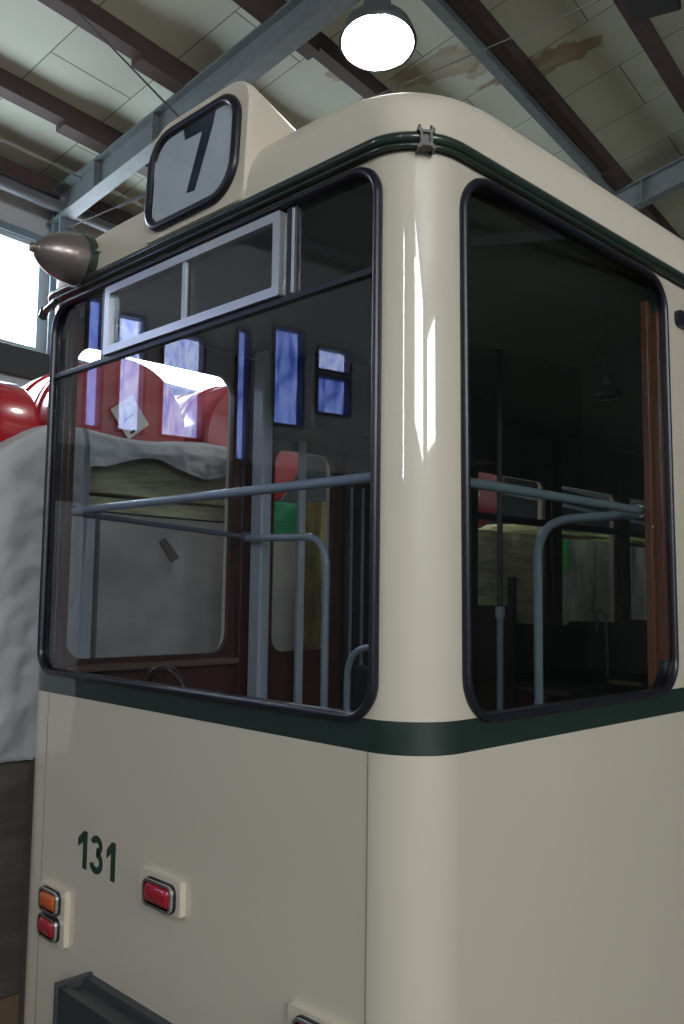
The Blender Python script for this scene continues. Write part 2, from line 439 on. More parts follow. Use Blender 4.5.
clp = T('gutter_joint', b, mat('weathered_joint', (.12, .11, .09), .45, noise=.4, nscale=40), gut, smooth=50)
for k in (-1, 1):
    b = BM(); lathe(b, [(0, .006), (.016, .004)], ctr+tg*.018*k+Vector((0, 0, .03)), (0, 0, 1), 8); T('screw', b, steeldk, gut)
# loose end of the gutter at the far left corner
b = BM(); tube(b, [(-2.05, -.035, 1.25), (-2.13, -.035, 1.235), (-2.19, -.025, 1.235)], .013, 10); lathe(b, [(0, .020), (.045, .022)], (-2.18, -.026, 1.238), (-.8, .2, -.35), 12)
T('gutter_outlet', b, gutter_m, gut, smooth=50)

# panel seams on the end
for x in (-.181, -2.03):
    b = BM(); box(b, x-.0018, -.0015, -1.82, x+.0018, .002, -.437); T('panel_seam', b, mat('seam_shade', (.25, .22, .17), .6))

# ---- end window
ew = BM(); tube(ew, [(u, -.006, v) for u, v in rrect(END[0]-.004, END[1]-.004, END[2]+.004, END[3]+.004, (.104, .094, .124, .094), 10)], .02, 12, closed=True, flat=(.0135, .017, (0, 1, 0)))
endw = T('end_window_frame', ew, rubber, smooth=60)
b = BM(); ringprism(b, rrect(END[0], END[1], END[2], END[3], (.10, .09, .12, .09)), rrect(END[0]+.004, END[1]+.004, END[2]-.004, END[3]-.004, (.098, .088, .118, .088)), PY, .002, .049)
T('inner_rubber', b, rubber, endw)
b = BM(); prism(b, rrect(END[0]+.01, END[1]+.01, END[2]-.01, END[3]-.01, (.09, .08, .11, .08)), PY, .003, .005)
pane = T('window_pane', b, glass_m, endw)
b = BM(); box(b, END[0]+.01, -.008, .915, END[2]-.01, .02, .938, .004); T('transom_bar', b, darkbar, endw)
b = BM(); box(b, -1.705, -.006, .93, -1.668, .02, 1.225, .004); T('mullion', b, darkbar, endw)
b = BM(); box(b, -.562, -.006, .93, -.515, .02, 1.225, .004); T('mullion', b, darkbar, endw)
b = BM(); box(b, -.528, -.012, .94, -.520, -.004, 1.215); T('glazing_bead', b, alu, endw)
b = BM(); ringprism(b, rrect(-1.662, .942, -.578, 1.222, .006, 2), rrect(-1.628, .974, -.612, 1.190, .004, 2), PY, -.020, .012)
bmesh.ops.recalc_face_normals(b, faces=b.faces)
vent = T('opening_vent_frame', b, alu, endw)
b = BM(); box(b, -1.622, -.008, .98, -.618, -.006, 1.186); T('vent_pane', b, glass_m, vent)
b = BM(); box(b, -1.125, -.014, .974, -1.103, -.002, 1.19); T('vent_divider', b, mat('frosted_bar', (.55, .62, .66), .3), vent)

# ---- side window
b = BM(); tube(b, [(.006, u, v) for u, v in rrect(SIDE[0]-.004, SIDE[1]-.004, SIDE[2]+.004, SIDE[3]+.004, .124, 10)], .02, 12, closed=True, flat=(.0135, .017, (1, 0, 0)))
sw = T('side_window_frame', b, rubber, smooth=60)
b = BM(); ringprism(b, rrect(*SIDE, .12), rrect(SIDE[0]+.004, SIDE[1]+.004, SIDE[2]-.004, SIDE[3]-.004, .118), PX, -.049, -.002)
T('inner_rubber', b, rubber, sw)
b = BM(); prism(b, rrect(SIDE[0]+.01, SIDE[1]+.01, SIDE[2]-.01, SIDE[3]-.01, .11), PX, -.006, -.004)
T('window_pane', b, glass_side, sw)
for q in RIGHTW:
    b = BM(); tube(b, [(.004, u, v) for u, v in rrect(q[0], q[1], q[2], q[3], q[4], 6)], .018, 8, closed=True); s2 = T('side_window_frame', b, rubber, smooth=60)
    b = BM(); prism(b, rrect(*q), PX, -.02, -.018); T('window_pane', b, glass_side, s2)
for i, q in enumerate(LEFTW):
    b = BM(); tube(b, [(-2.20, u, v) for u, v in rrect(q[0], q[1], q[2], q[3], q[4], 6)], .012, 8, closed=True); s2 = T('side_window_frame', b, rubber, smooth=60)
    b = BM(); prism(b, rrect(*q), PX, -2.222, -2.220); T('window_pane', b, glass_in, s2)
    if i > 1:
        b = BM(); box(b, -2.23, q[0], .52, -2.17, q[2], .57); T('transom_bar', b, black_m, s2)
# ledge under the driver's left window
b = BM(); box(b, -2.20, .13, -.372, -2.13, 1.09, -.342, .005); T('window_sill', b, mat('worn_sill', (.14, .085, .06), .45))
# pillars of the left wall, set proud of the lining
for y0, y1, zz, m in [(1.04, 1.12, 1.2, wood), (1.8, 2.03, 1.2, mat('near_black_pillar', (.02, .016, .018), .4)), (2.97, 3.06, 1.2, black_m), (3.985, 4.12, 1.2, black_m), (5.08, 5.19, 1.2, wood), (6.15, 6.28, 1.2, wood)]:
    b = BM(); box(b, -2.185, LS(y0), -1.0, -2.14, LS(y1), zz, .005); T('wall_pillar', b, m)
for y in (1.835, 1.93):
    b = BM(); box(b, -2.14, LS(y)-.007, -1.0, -2.128, LS(y)+.007, .62); T('metal_strip', b, alu)
# box post, thin posts, handrails
b = BM(); box(b, -2.06, 1.085, -1.0, -1.97, 1.155, 1.25, .012); T('box_post', b, post_m)
b = BM(); box(b, -2.14, 1.475, -1.0, -2.11, 1.52, .95, .006); T('door_post', b, post_m)
b = BM(); box(b, -2.18, 1.26, .84, -1.79, 2.9, 1.24, .01); T('door_mechanism_box', b, mat('dark_blue_grey_box', (.03, .035, .05), .4))
RZ = .342
b = BM(); tube(b, [(-2.08, .095, RZ-.002), (-.32, .095, RZ)] + bend((-.32, .095, RZ), (-.115, .095, RZ), (-.115, .30, RZ), .12, 10) + [(-.115, .4, RZ), (-.115, 1.50, RZ-.004)], .0165, 16)
hr = T('handrail', b, tube_m, smooth=60)
b = BM(); lathe(b, [(0, .026), (.018, .030), (.022, .028)], (-.128, 1.50, .337), (.5, -1, 0), 20); T('rail_flange', b, chrome, hr, smooth=40)
b = BM(); lathe(b, [(0, .02), (.02, .024)], (-2.09, .095, RZ), (1, 0, 0), 16); T('rail_flange', b, tube_dark, hr)
b = BM(); tube(b, [(-2.06, .10, .330), (-2.05, 1.06, .276)], .0125, 12); T('handrail', b, tube_dark, smooth=60)
b = BM(); lathe(b, [(0, .024), (.03, .026)], (-2.06, 1.045, .276), (1, 0, 0), 16); T('rail_flange', b, tube_dark, hr)
b = BM(); tube(b, [(-2.05, 1.05, .270)] + bend((-2.05, 1.05, .27), (-1.452, 1.05, .258), (-1.452, 1.05, -1), .15, 12) + [(-1.452, 1.05, -1.0)], .018, 16); T('bent_handrail', b, tube_m, smooth=60)
b = BM(); tube(b, [(-.12, 1.48, .325)] + bend((-.12, 1.48, .325), (-.575, 1.46, .315), (-.575, 1.46, -1), .16, 12) + [(-.575, 1.46, -1.0)], .0195, 16); T('bent_handrail', b, tube_m, smooth=60)
# passenger pole with collar
b = BM(); tube(b, [(-1.1, 1.93, -1.0), (-1.1, 1.93, -.1)], .017, 14); pol = T('passenger_pole', b, tube_m, smooth=60)
b = BM(); tube(b, [(-1.1, 1.93, -.1), (-1.1, 1.93, 1.26)], .014, 14); T('upper_pole', b, steeldk, pol, smooth=60)
b = BM(); lathe(b, [(0, .024), (.055, .024)], (-1.1, 1.93, -.115), (0, 0, 1), 16); T('pole_collar', b, post_m, pol, smooth=40)
# handbrake wheel below the window
wc = Vector((-1.68, .34, -.53)); b = BM()
tube(b, [wc + Vector((math.cos(a)*.20, 0, math.sin(a)*.20)) for a in [2*PI*i/40 for i in range(40)]], .017, 12, closed=True)
for k in range(3):
    a = PI/2+2*PI*k/3; tube(b, [wc, wc+Vector((math.cos(a)*.19, 0, math.sin(a)*.19))], .010, 8)
bw = T('brake_wheel', b, mat('dark_brown_bakelite', (.05, .025, .02), .2, coat=.8), smooth=60)
b = BM(); tube(b, [wc, wc+Vector((0, .25, -.1)), wc+Vector((0, .25, -.47))], .02, 10); T('wheel_column', b, steeldk, bw, smooth=60)
# curved tubular backrest of the driver's seat
b = BM(); tube(b, [(-.86, .6, -1.0), (-.86, .6, -.42)] + bend((-.86, .6, -.42), (-.86, .6, -.2), (-.5, .6, -.2), .13) + bend((-.86, .6, -.2), (-.45, .6, -.2), (-.45, .6, -1), .13) + [(-.45, .6, -1.0)], .013, 12)
ds = T('driver_seat_frame', b, tube_m, smooth=60)
b = BM(); box(b, -.83, .60, -.62, -.48, .63, -.27, .012); T('driver_backrest', b, black_m, ds)
b = BM(); box(b, -.85, .62, -.66, -.46, .98, -.60, .02); T('driver_seat_cushion', b, black_m, ds)
# driver's partition and passenger seats
b = BM(); box(b, -2.06, 2.35, -1.0, -1.35, 2.39, -.06, .006); T('partition_panel', b, mat('very_dark_wood', (.022, .009, .007), .5))
b = BM(); box(b, -1.335, 2.33, -1.0, -1.295, 2.37, .1, .006); T('partition_panel', b, black_m)
seat_pos = []
def seat(x0, x1, y, h=-.19):
    b = BM(); prism(b, rrect(x0, -.55, x1, h, (.02, .07, .07, .02)), PY, y, y+.035); sb = T('passenger_seat', b, black_m, smooth=40)
    b = BM(); box(b, x0, y-.42, -.60, x1, y+.0, -.555, .012); T('seat_cushion', b, black_m, sb)
    b = BM(); box(b, x0+.01, y-.435, -.59, x1-.01, y-.421, -.56, .004); T('seat_edge', b, seat_edge, sb)
    b = BM(); tube(b, [(x1-.05, y-.02, h-.02)] + bend((x1-.05, y-.02, h), (x1-.05, y-.02, h+.11), (x1+.03, y-.02, h+.08), .04) + [(x1+.01, y-.02, h+.06), (x1+.02, y-.02, -.5)], .009, 8); T('seat_grip', b, steeldk, sb, smooth=60)
    for xx in (x0+.06, x1-.06):
        b = BM(); tube(b, [(xx, y-.2, -1.0), (xx, y-.2, -.6)], .016, 8); T('seat_leg', b, steeldk, sb, smooth=60)
for y in (3.3, 4.2, 5.15, 6.1, 7.1): seat(-2.10, -1.27, y)
for y in (3.9, 4.9, 5.9): seat(-.62, -.12, y, -.3)

# ---- destination box on the roof
b = BM()
fr = rrect(-1.405, 1.325, -.780, 1.795, (.05, .11, .13, .05), 8)
bk = rrect(-1.33, 1.45, -.80, 1.72, (.03, .12, .12, .03), 8)
bk2 = rrect(-1.28, 1.40, -.86, 1.62, (.03, .08, .08, .03), 8)
fr_in = [(( u+1.09)*.985-1.09, (v-1.56)*.98+1.56) for u, v in fr]
rows = []
for P, y in ((fr_in, -.012), (fr, .0), (fr, .025), (bk, .30), (bk2, .62)):
    rows.append([b.verts.new((u, y + (max(0, v-1.33)*.05 if y < .1 else 0), v)) for u, v in P])
nn = len(fr)
for A, B in zip(rows, rows[1:]):
    for i in range(nn): b.faces.new((A[i], A[(i+1) % nn], B[(i+1) % nn], B[i]))
b.faces.new(rows[0]); b.faces.new(rows[-1])
sign = T('destination_box', b, cream, smooth=55)
tilt = lambda z: (z-1.33)*.05
PYt = lambda u, v, d: (u, d + tilt(v), v)
so = rrect(-1.366, 1.372, -.836, 1.738, (.12, .10, .12, .09), 9)
b = BM(); tube(b, [PYt(u, v, -.018) for u, v in so], .02, 12, closed=True, flat=(.019, .018, (0, 1, 0)))
sf = T('sign_rubber_frame', b, rubber, sign, smooth=60)
b = BM(); prism(b, so, PYt, -.016, -.0135); T('sign_screen', b, screen_m, sign)
seven = [(-1.168, 1.722), (-1.152, 1.672), (-1.043, 1.668), (-1.117, 1.452), (-1.067, 1.447), (-.982, 1.668), (-.968, 1.728)]
b = BM(); prism(b, seven, PYt, -.019, -.0168); setp(T('digit_seven', b, navy, sign), 'dark digit 7')
b = BM()
tube(b, [PYt(u, v, -.019) for u, v in [(-1.34, 1.70), (-1.345, 1.6), (-1.33, 1.48), (-1.34, 1.40)]], .0018, 5)
tube(b, [PYt(u, v, -.019) for u, v in [(-1.325, 1.62), (-1.315, 1.5), (-1.335, 1.40)]], .0015, 5)
T('sign_cord', b, paper, sign)
b = BM(); prism(b, so, PYt, -.030, -.0285); T('sign_glass', b, glass('sign_glass_m', 1.35), sign)

# ---- bullet shaped lamp on the roof corner
lx, lz = -1.875, 1.388
b = BM(); pr = [(.0, .106)] + [(h, .107*(1-(h/.208)**2.3)**.62) for h in (.02, .045, .07, .095, .12, .143, .163, .18, .194)] + [(.199, .021), (.218, .020), (.223, .012)]
lathe(b, pr, (lx, -.025, lz), (0, -1, .0), 36); lamp = T('roof_lamp_housing', b, brownmetal, smooth=35)
b = BM(); lathe(b, [(0, .110), (.0, .114), (.035, .114), (.042, .098)], (lx, -.034, lz), (0, 1, 0), 36); T('lamp_rim', b, gutter_m, lamp, smooth=35)
b = BM(); lathe(b, [(0, .10), (.008, .06), (.012, .0)], (lx, .006, lz), (0, 1, 0), 30); T('lamp_lens', b, mat('lamp_lens_glass', (.6, .62, .62), .1, coat=1), lamp, smooth=60)
b = BM(); tube(b, [(lx, -.02, lz-.10), (lx+.01, -.01, 1.29)], .03, 12); box(b, lx-.06, -.045, 1.30, lx+.07, .03, 1.32, .004); T('lamp_foot', b, steeldk, lamp, smooth=40)
b = BM(); lathe(b, [(0, .008), (.02, .008)], (lx+.110, -.01, lz+.02), (1, 0, 0), 10); T('lamp_screw', b, chrome, lamp)

# ---- number 131
nm_ = mat('dark_green_lettering', (.02, .05, .035), .4)
def one(x0, x1, z0, z1):
    w = .030; return [(x1-w, z0), (x1, z0), (x1, z1), (x1-w+.003, z1), (x0, z1-.034), (x0, z1-.066), (x1-w, z1-.043)]
for x0, x1, z0, z1, l in ((-1.737, -1.668, -1.080, -.938, 'left digit 1'), (-1.522, -1.461, -1.080, -.940, 'right digit 1')):
    b = BM(); prism(b, one(x0, x1, z0, z1), PY, -.002, .002); setp(T('digit_one', b, nm_), l)
def three(cx, z0, z1, w, th):
    h = (z1-z0); ru = h*.27; rl = h*.30; out = []; inn = []
    cu = z1-ru; cl = z0+rl
    a = [(cx + w*.46*math.cos(t), cu + ru*math.sin(t)) for t in [math.radians(d) for d in range(165, -61, -15)]]
    c = [(cx + w*.5*math.cos(t), cl + rl*math.sin(t)) for t in [math.radians(d) for d in range(55, -166, -15)]]
    path = a + c
    L = []; R_ = []
    for i, p in enumerate(path):
        q0 = path[max(0, i-1)]; q1 = path[min(len(path)-1, i+1)]
        d = Vector((q1[0]-q0[0], q1[1]-q0[1])).normalized(); nn_ = Vector((-d.y, d.x))*th/2
        L.append((p[0]+nn_.x, p[1]+nn_.y)); R_.append((p[0]-nn_.x, p[1]-nn_.y))
    return path, L, R_
b = BM()
def arc3(cx, cz, rx, rz, a0, a1, th):
    P = [(cx+(rx+k)*math.cos(math.radians(d)), cz+(rz+k)*math.sin(math.radians(d))) for k, dd in ((th/2, 1), (-th/2, -1)) for d in [a0+(a1-a0)*i/14 for i in range(15)][::dd]]
    prism(b, P, PY, -.002, .002)
arc3(-1.598, -.9745, .031, .0235, 165, -88, .026); arc3(-1.598, -1.036, .036, .032, 88, -165, .026)
setp(T('digit_three', b, nm_), 'digit 3')

# ---- tail lights
def lens_mat(name, col):
    m = mat(name, col, .15, coat=1, emit=col, estr=.0); nt = m.node_tree; bs = nt.nodes['Principled BSDF']
    tc = nt.nodes.new('ShaderNodeTexCoord'); w = nt.nodes.new('ShaderNodeTexWave'); w.inputs['Scale'].default_value = 28; w.bands_direction = 'X'
    nt.links.new(tc.outputs['Object'], w.inputs['Vector']); bp = nt.nodes.new('ShaderNodeBump'); bp.inputs['Strength'].default_value = .5; bp.inputs['Distance'].default_value = .01
    nt.links.new(w.outputs['Fac'], bp.inputs['Height']); nt.links.new(bp.outputs['Normal'], bs.inputs['Normal'])
    return m
red_l = lens_mat('red_lens', (.42, .006, .02)); org_l = lens_mat('orange_lens', (.62, .11, .015))
def bowed(bm, u0, v0, u1, v1, r, y0, depth, steps=5):
    """rounded rectangle cushion bulging towards -y"""
    rows = []
    for k in range(steps+1):
        t = k/steps; ins = (1-math.cos(t*PI/2))*min(u1-u0, v1-v0)*.42; y = y0 - depth*math.sin(t*PI/2)
        rows.append([bm.verts.new((u, y, v)) for u, v in rrect(u0+ins, v0+ins, u1-ins, v1-ins, max(.004, r-ins*.5), 5)])
    m = len(rows[0])
    for A, B in zip(rows, rows[1:]):
        for i in range(m): bm.faces.new((A[i], A[(i+1) % m], B[(i+1) % m], B[i]))
    bm.faces.new(rows[-1]); bm.faces.new(rows[0])
def taillight(px0, pz0, px1, pz1, lenses, lab):
    px0 += .022; px1 += .022; lenses = [(q[0]+.062, q[1]+.002, q[2]+.045, q[3], q[4], q[5]) for q in lenses]
    b = BM(); prism(b, rrect(px0, pz0, px1, pz1, .008, 3), PY, -.022, .002)
    p = T('tail_light', b, cream_soft); setp(p, lab)
    for (u0, v0, u1, v1, m, l) in lenses:
        b = BM(); ringprism(b, rrect(u0, v0, u1, v1, .028, 6), rrect(u0+.009, v0+.009, u1-.009, v1-.009, .02, 6), PY, -.042, -.02); T('chrome_bezel', b, chrome, p, smooth=35)
        b = BM(); ringprism(b, rrect(u0-.003, v0-.003, u1+.003, v1+.003, .03, 6), rrect(u0, v0, u1, v1, .028, 6), PY, -.030, -.02); T('black_gasket', b, rubber, p, smooth=35)
        b = BM(); bowed(b, u0+.009, v0+.009, u1-.009, v1-.009, .02, -.022, .032); setp(T('lens', b, m, p, smooth=50), l)
taillight(-2.015, -1.405, -1.805, -1.190, [(-2.03, -1.291, -1.865, -1.200, org_l, 'orange lens'), (-2.03, -1.392, -1.865, -1.301, red_l, 'red lens')], 'double lamp at the left edge with orange lens above red lens')
taillight(-1.285, -1.090, -1.035, -.975, [(-1.275, -1.085, -1.085, -.992, red_l, 'red lens')], 'single red lamp right of the number')
taillight(-.490, -1.300, -.235, -1.180, [(-.490, -1.290, -.300, -1.195, red_l, 'red lens')], 'single red lamp near the lower right corner')
# dark channel shaped bumper
b = BM()
sec = [(0, -1.445), (-.035, -1.445), (-.045, -1.47), (-.10, -1.47), (-.11, -1.45), (-.14, -1.45), (-.14, -1.68), (0, -1.68)]
A = [b.verts.new((-1.59, y, z)) for y, z in sec]; B = [b.verts.new((-.35, y, z)) for y, z in sec]
for i in range(len(sec)): b.faces.new((A[i], A[(i+1) % len(sec)], B[(i+1) % len(sec)], B[i]))
b.faces.new(A); b.faces.new(B)
bmp = T('bumper', b, mat('dark_green_grey_steel', (.028, .036, .036), .45, coat=.2))
b = BM(); box(b, -1.606, -.15, -1.68, -1.588, .0, -1.435, .004); T('bumper_end_plate', b, steeldk, bmp)
# small black fitting on the side
b = BM(); prism(b, rrect(1.592, 1.09, 1.78, 1.155, .025, 5), PX, .0, .02); T('side_marker', b, rubber, smooth=40)
# running gear under the body
for yb in (2.3, 8.8):
    b = BM(); box(b, -1.95, yb-.75, -1.98, -.25, yb+.75, -1.80); bg = T('bogie_frame', b, steeldk)
    for yy in (yb-.55, yb+.55):
        for xx in (-1.62, -.58):
            b = BM(); lathe(b, [(0, .27), (.09, .27), (.09, .29), (.12, .29)], (xx-.06, yy, FL+.33), (1, 0, 0), 30); T('wheel', b, steeldk, bg, smooth=40)

# ================================================================== THE HALL
def S(name, bm, m, **k): return setp(mk(name, bm, m, **k), kind='structure')
T0, T1, SL, SR = -9.0, 24.0, -7.0, 16.0
b = BM(); hbox(b, SL-.3, T0-.3, FL-.1, SR+.3, T1+.3, FL); S('floor', b, conc)
# ceiling in hall coordinates
def huv(v):
    d = Vector((v.x-CX, v.y-CY, 0)); return (d.x*math.cos(TH)+d.y*math.sin(TH), -d.x*math.sin(TH)+d.y*math.cos(TH))
b = BM(); rz = lambda s: roof_z(s); rz2 = lambda s: roof_z(s)+.12
hbox(b, SL-.3, T0-.3, rz, RIDGE, T1+.3, rz2); hbox(b, RIDGE, T0-.3, rz, SR+.3, T1+.3, rz2)
S('ceiling', b, ceiling_mat(), uv=huv)

# left wall with openings
def wall_run(name, mlow, panels, s0, s1):
    pass
WZ0, WZ1 = 2.14, 3.17
day_white = daylight('overcast_daylight', (.80, .90, 1.0), 9)
day_pale = daylight('pale_daylight', (.62, .70, 1.0), 4, mottled=(.25, .33, .80))
day_blue = daylight('blue_daylight', (.30, .42, 1.0), 2.8, mottled=(.06, .11, .48), sx=3)
day_gable = daylight('gable_daylight', (.90, .94, 1.0), 10)
# openings: (t0, t1, z0, z1, material)
OPEN = [(-1.93, -1.47, 1.84, 2.28, day_blue), (-1.33, -.94, 1.66, 2.70, day_blue), (-.70, -.52, 1.25, 2.6, day_blue), (-.20, .26, 1.40, 2.42, day_pale), (.40, .68, 1.40, 2.5, day_pale), (.80, .98, 1.4, 2.6, day_blue),
        (1.7, 4.86, WZ0, WZ1, day_white), (5.12, 9.7, WZ0, WZ1, day_white), (10.1, 14.7, WZ0, WZ1, day_white), (-8.2, -5.2, WZ0, WZ1, day_white)]
b = BM()
OPEN.insert(0, (-1.93, -1.47, 2.30, 2.58, day_pale))
spans = sorted(set([(o[0], o[1]) for o in OPEN]))
t = T0
for a0, a1 in spans:
    hbox(b, SL-.25, t, FL, SL, a0, lambda s: EAVE)
    zz = sorted([(o[2], o[3]) for o in OPEN if o[0] == a0]); z = FL
    for z0, z1 in zz:
        hbox(b, SL-.25, a0, z, SL, a1, z0); z = z1
    hbox(b, SL-.25, a0, z, SL, a1, EAVE); t = a1
hbox(b, SL-.25, t, FL, SL, T1, EAVE)
S('wall_left', b, ceil_wall)
b = BM(); hbox(b, SL+.001, 1.2, FL, SL+.03, T1, 1.86); hbox(b, SL+.001, T0, FL, SL+.03, 1.2, 1.24); S('wall_left_cladding', b, darkwall)
frame_m = mat('pale_blue_grey_frame', (.40, .48, .52), .5)
for i, (t0, t1, z0, z1, m) in enumerate(OPEN):
    b = BM(); w = .05 if t1-t0 > 1 else .03
    for q in ((t0, t0+w, z0, z1), (t1-w, t1, z0, z1), (t0+w, t1-w, z0, z0+w), (t0+w, t1-w, z1-w, z1)):
        hbox(b, SL-.12, q[0], q[2], SL+.02, q[1], q[3])
    if t1-t0 > 2:
        k = int((t1-t0)/1.6)
        for j in range(1, k):
            tt = t0+(t1-t0)*j/k; hbox(b, SL-.12, tt-.02, z0+w, SL-.0, tt+.02, z1-w)
    wf = S(f'window_{i+1}', b, frame_m if t1-t0 > 1 else mat('dark_blue_frame', (.05, .06, .09), .5))
    b = BM(); hbox(b, SL-.10, t0+w, z0+w, SL-.09, t1-w, z1-w); mk('window_pane', b, m, wf)
nwin = len(OPEN)
# gable wall behind, with tall bright gate windows
b = BM()
GW = [(1.9, 2.5, 1.8, 6.0), (7.7, 14.6, 3.3, 7.5)]
s = SL
for g in GW:
    hbox(b, s, T0-.25, FL, g[0], T0, rz); hbox(b, g[0], T0-.25, FL, g[1], T0, g[2]); hbox(b, g[0], T0-.25, g[3], g[1], T0, rz); s = g[1]
hbox(b, s, T0-.25, FL, SR, T0, rz)
S('wall_back', b, ceil_wall)
for i, g in enumerate(GW):
    b = BM()
    for q in ((g[0], g[0]+.06, g[2], g[3]), (g[1]-.06, g[1], g[2], g[3]), (g[0]+.06, g[1]-.06, g[2], g[2]+.06), (g[0]+.06, g[1]-.06, g[3]-.06, g[3])):
        hbox(b, q[0], T0-.12, q[2], q[1], T0+.02, q[3])
    wf = S(f'window_{nwin+1+i}', b, frame_m)
    b = BM(); hbox(b, g[0]+.06, T0-.11, g[2]+.06, g[1]-.06, T0-.10, g[3]-.06); mk('window_pane', b, day_gable, wf)
b = BM(); hbox(b, SL, T1, FL, RIDGE, T1+.25, rz); hbox(b, RIDGE, T1, FL, SR, T1+.25, rz); S('wall_front', b, mat('dark_grey_green_wall', (.12, .13, .125), .8, noise=.2, nscale=1))
b = BM(); RW = (-6.6, -1.4, 3.6, 6.6)
hbox(b, SR, T0, FL, SR+.25, RW[0], roof_z(SR)); hbox(b, SR, RW[1], FL, SR+.25, T1, roof_z(SR)); hbox(b, SR, RW[0], FL, SR+.25, RW[1], RW[2]); hbox(b, SR, RW[0], RW[3], SR+.25, RW[1], roof_z(SR))
S('wall_right', b, mat('grey_green_wall', (.22, .23, .22), .8, noise=.2, nscale=1))
b = BM()
for q in ((RW[0], RW[0]+.06, RW[2], RW[3]), (RW[1]-.06, RW[1], RW[2], RW[3]), (-3.43, -3.37, RW[2], RW[3]), (RW[0]+.06, RW[1]-.06, RW[2], RW[2]+.06), (RW[0]+.06, RW[1]-.06, RW[3]-.06, RW[3])):
    hbox(b, SR-.02, q[0], q[2], SR+.12, q[1], q[3])
wf = S(f'window_{nwin+3}', b, frame_m)
b = BM(); hbox(b, SR+.10, RW[0]+.06, RW[2]+.06, SR+.11, RW[1]-.06, RW[3]-.06); mk('window_pane', b, daylight('side_daylight', (.95, .95, 1.0), 13), wf)
# dark ledge under the high windows, trim
b = BM(); hbox(b, SL, 1.2, 1.86, SL+.16, T1, 2.12, .01); S('trim_1', b, steeldk)
b = BM(); hbox(b, SL, 1.2, 1.78, SL+.10, T1, 1.86); S('trim_2', b, frame_m)
# window head rail
b = BM(); hbox(b, SL, 1.2, WZ1, SL+.05, T1, WZ1+.07); S('trim_3', b, mat('teal_grey_trim', (.16, .22, .25), .5))

# purlins
def ibeam(bm, P0, P1, h, w, tw=.012, tf=.014, upv=(0, 0, 1)):
    P0, P1 = Vector(P0), Vector(P1); d = (P1-P0).normalized(); u = Vector(upv); u = (u-d*u.dot(d)).normalized(); sd = d.cross(u)
    for (a0, a1, b0, b1) in ((-w/2, w/2, 0, tf), (-w/2, w/2, h-tf, h), (-tw/2, tw/2, tf, h-tf)):
        vs = [bm.verts.new(P + sd*a + u*c) for P in (P0, P1) for a in (a0, a1) for c in (b0, b1)]
        for q in ((0, 1, 3, 2), (4, 6, 7, 5), (0, 4, 5, 1), (2, 3, 7, 6), (0, 2, 6, 4), (1, 5, 7, 3)): bm.faces.new([vs[i] for i in q])
PUR = [(-6.15, 'brown steel roof purlin nearest the high windows on the left'), (-5.22, 'brown steel roof purlin second from the high windows, with the rope hung from it'),
       (-4.28, 'brown steel roof purlin passing behind the bright hanging lamp'), (-3.23, 'brown steel roof purlin beside the long grey channel, running down to the right-hand rafter'),
       (-2.28, 'brown steel roof purlin at the top right corner behind the black box'), (-1.2, 'brown steel roof purlin above and right of the tram, outside the top right corner')]
for s, lab in PUR:
    b = BM(); hbox(b, s-.05, T0, lambda q: roof_z(q)-.15, s+.05, T1, lambda q: roof_z(q)-.002)
    for tr in (-.05, 4.9, 9.85, 14.8):
        hbox(b, s-.058, tr-.52, lambda q: roof_z(q)-.20, s+.058, tr+.52, lambda q: roof_z(q)-.14)
    setp(mk('roof_purlin', b, purlin_m), lab, 'roof beam')
for s in (.6, 2.5, 4.4, 6.3, 9.2, 11.1):
    b = BM(); hbox(b, s-.05, T0, lambda q: roof_z(q)-.15, s+.05, T1, lambda q: roof_z(q)-.002)
    setp(mk('roof_purlin', b, purlin_m), 'dark roof purlin over the right half of the hall, mirrored in the side window', 'roof beam', 'purlins over the right aisle')
b = BM(); hbox(b, -3.37, T0+.1, lambda q: roof_z(q)-.22, -3.29, 9.75, lambda q: roof_z(q)-.20); hbox(b, -3.305, T0+.1, lambda q: roof_z(q)-.20, -3.292, 9.75, lambda q: roof_z(q)-.06); hbox(b, -3.37, T0+.1, lambda q: roof_z(q)-.20, -3.36, 9.75, lambda q: roof_z(q)-.16)
setp(mk('steel_channel', b, steelgalv), 'long grey galvanised steel channel running beside a brown purlin under the boards', 'roof beam')
# rafters and columns
RAF = [(4.92, 'grey steel rafter running up behind the number 7 sign'), (9.85, 'grey steel rafter at the right edge above the tram roof'), (-.05, 'grey steel rafter over the viewer, nearest the camera'), (14.8, 'grey steel rafter furthest down the hall')]
for tr, lab in RAF:
    b = BM(); z_ = lambda s, o: roof_z(s)-o
    ibeam(b, H(-6.95, tr, z_(-6.95, .47)), H(RIDGE, tr, z_(RIDGE, .47)), .27, .15)
    for sp in (-6.3, -5.55, -3.0):
        hbox(b, sp-.008, tr-.075, lambda q: roof_z(q)-.46, sp+.008, tr+.075, lambda q: roof_z(q)-.21)
    hbox(b, -6.95, tr-.11, lambda q: roof_z(q)-.215, -6.55, tr+.11, lambda q: roof_z(q)-.20)
    rf = setp(mk('roof_rafter', b, steelgalv), lab, 'roof beam')
for tr, lab in [(4.95, 'blue-grey steel column between the two high windows on the left'), (9.9, 'blue-grey steel column between the farther high windows'), (0.0 + 1.35, 'blue-grey steel column left of the first high window')]:
    b = BM(); ibeam(b, H(-6.9, tr, FL), H(-6.9, tr, 3.60), .12, .16, upv=(math.cos(TH), math.sin(TH), 0))
    setp(mk('steel_column', b, mat('blue_grey_steel', (.16, .20, .23), .5)), lab, 'column')
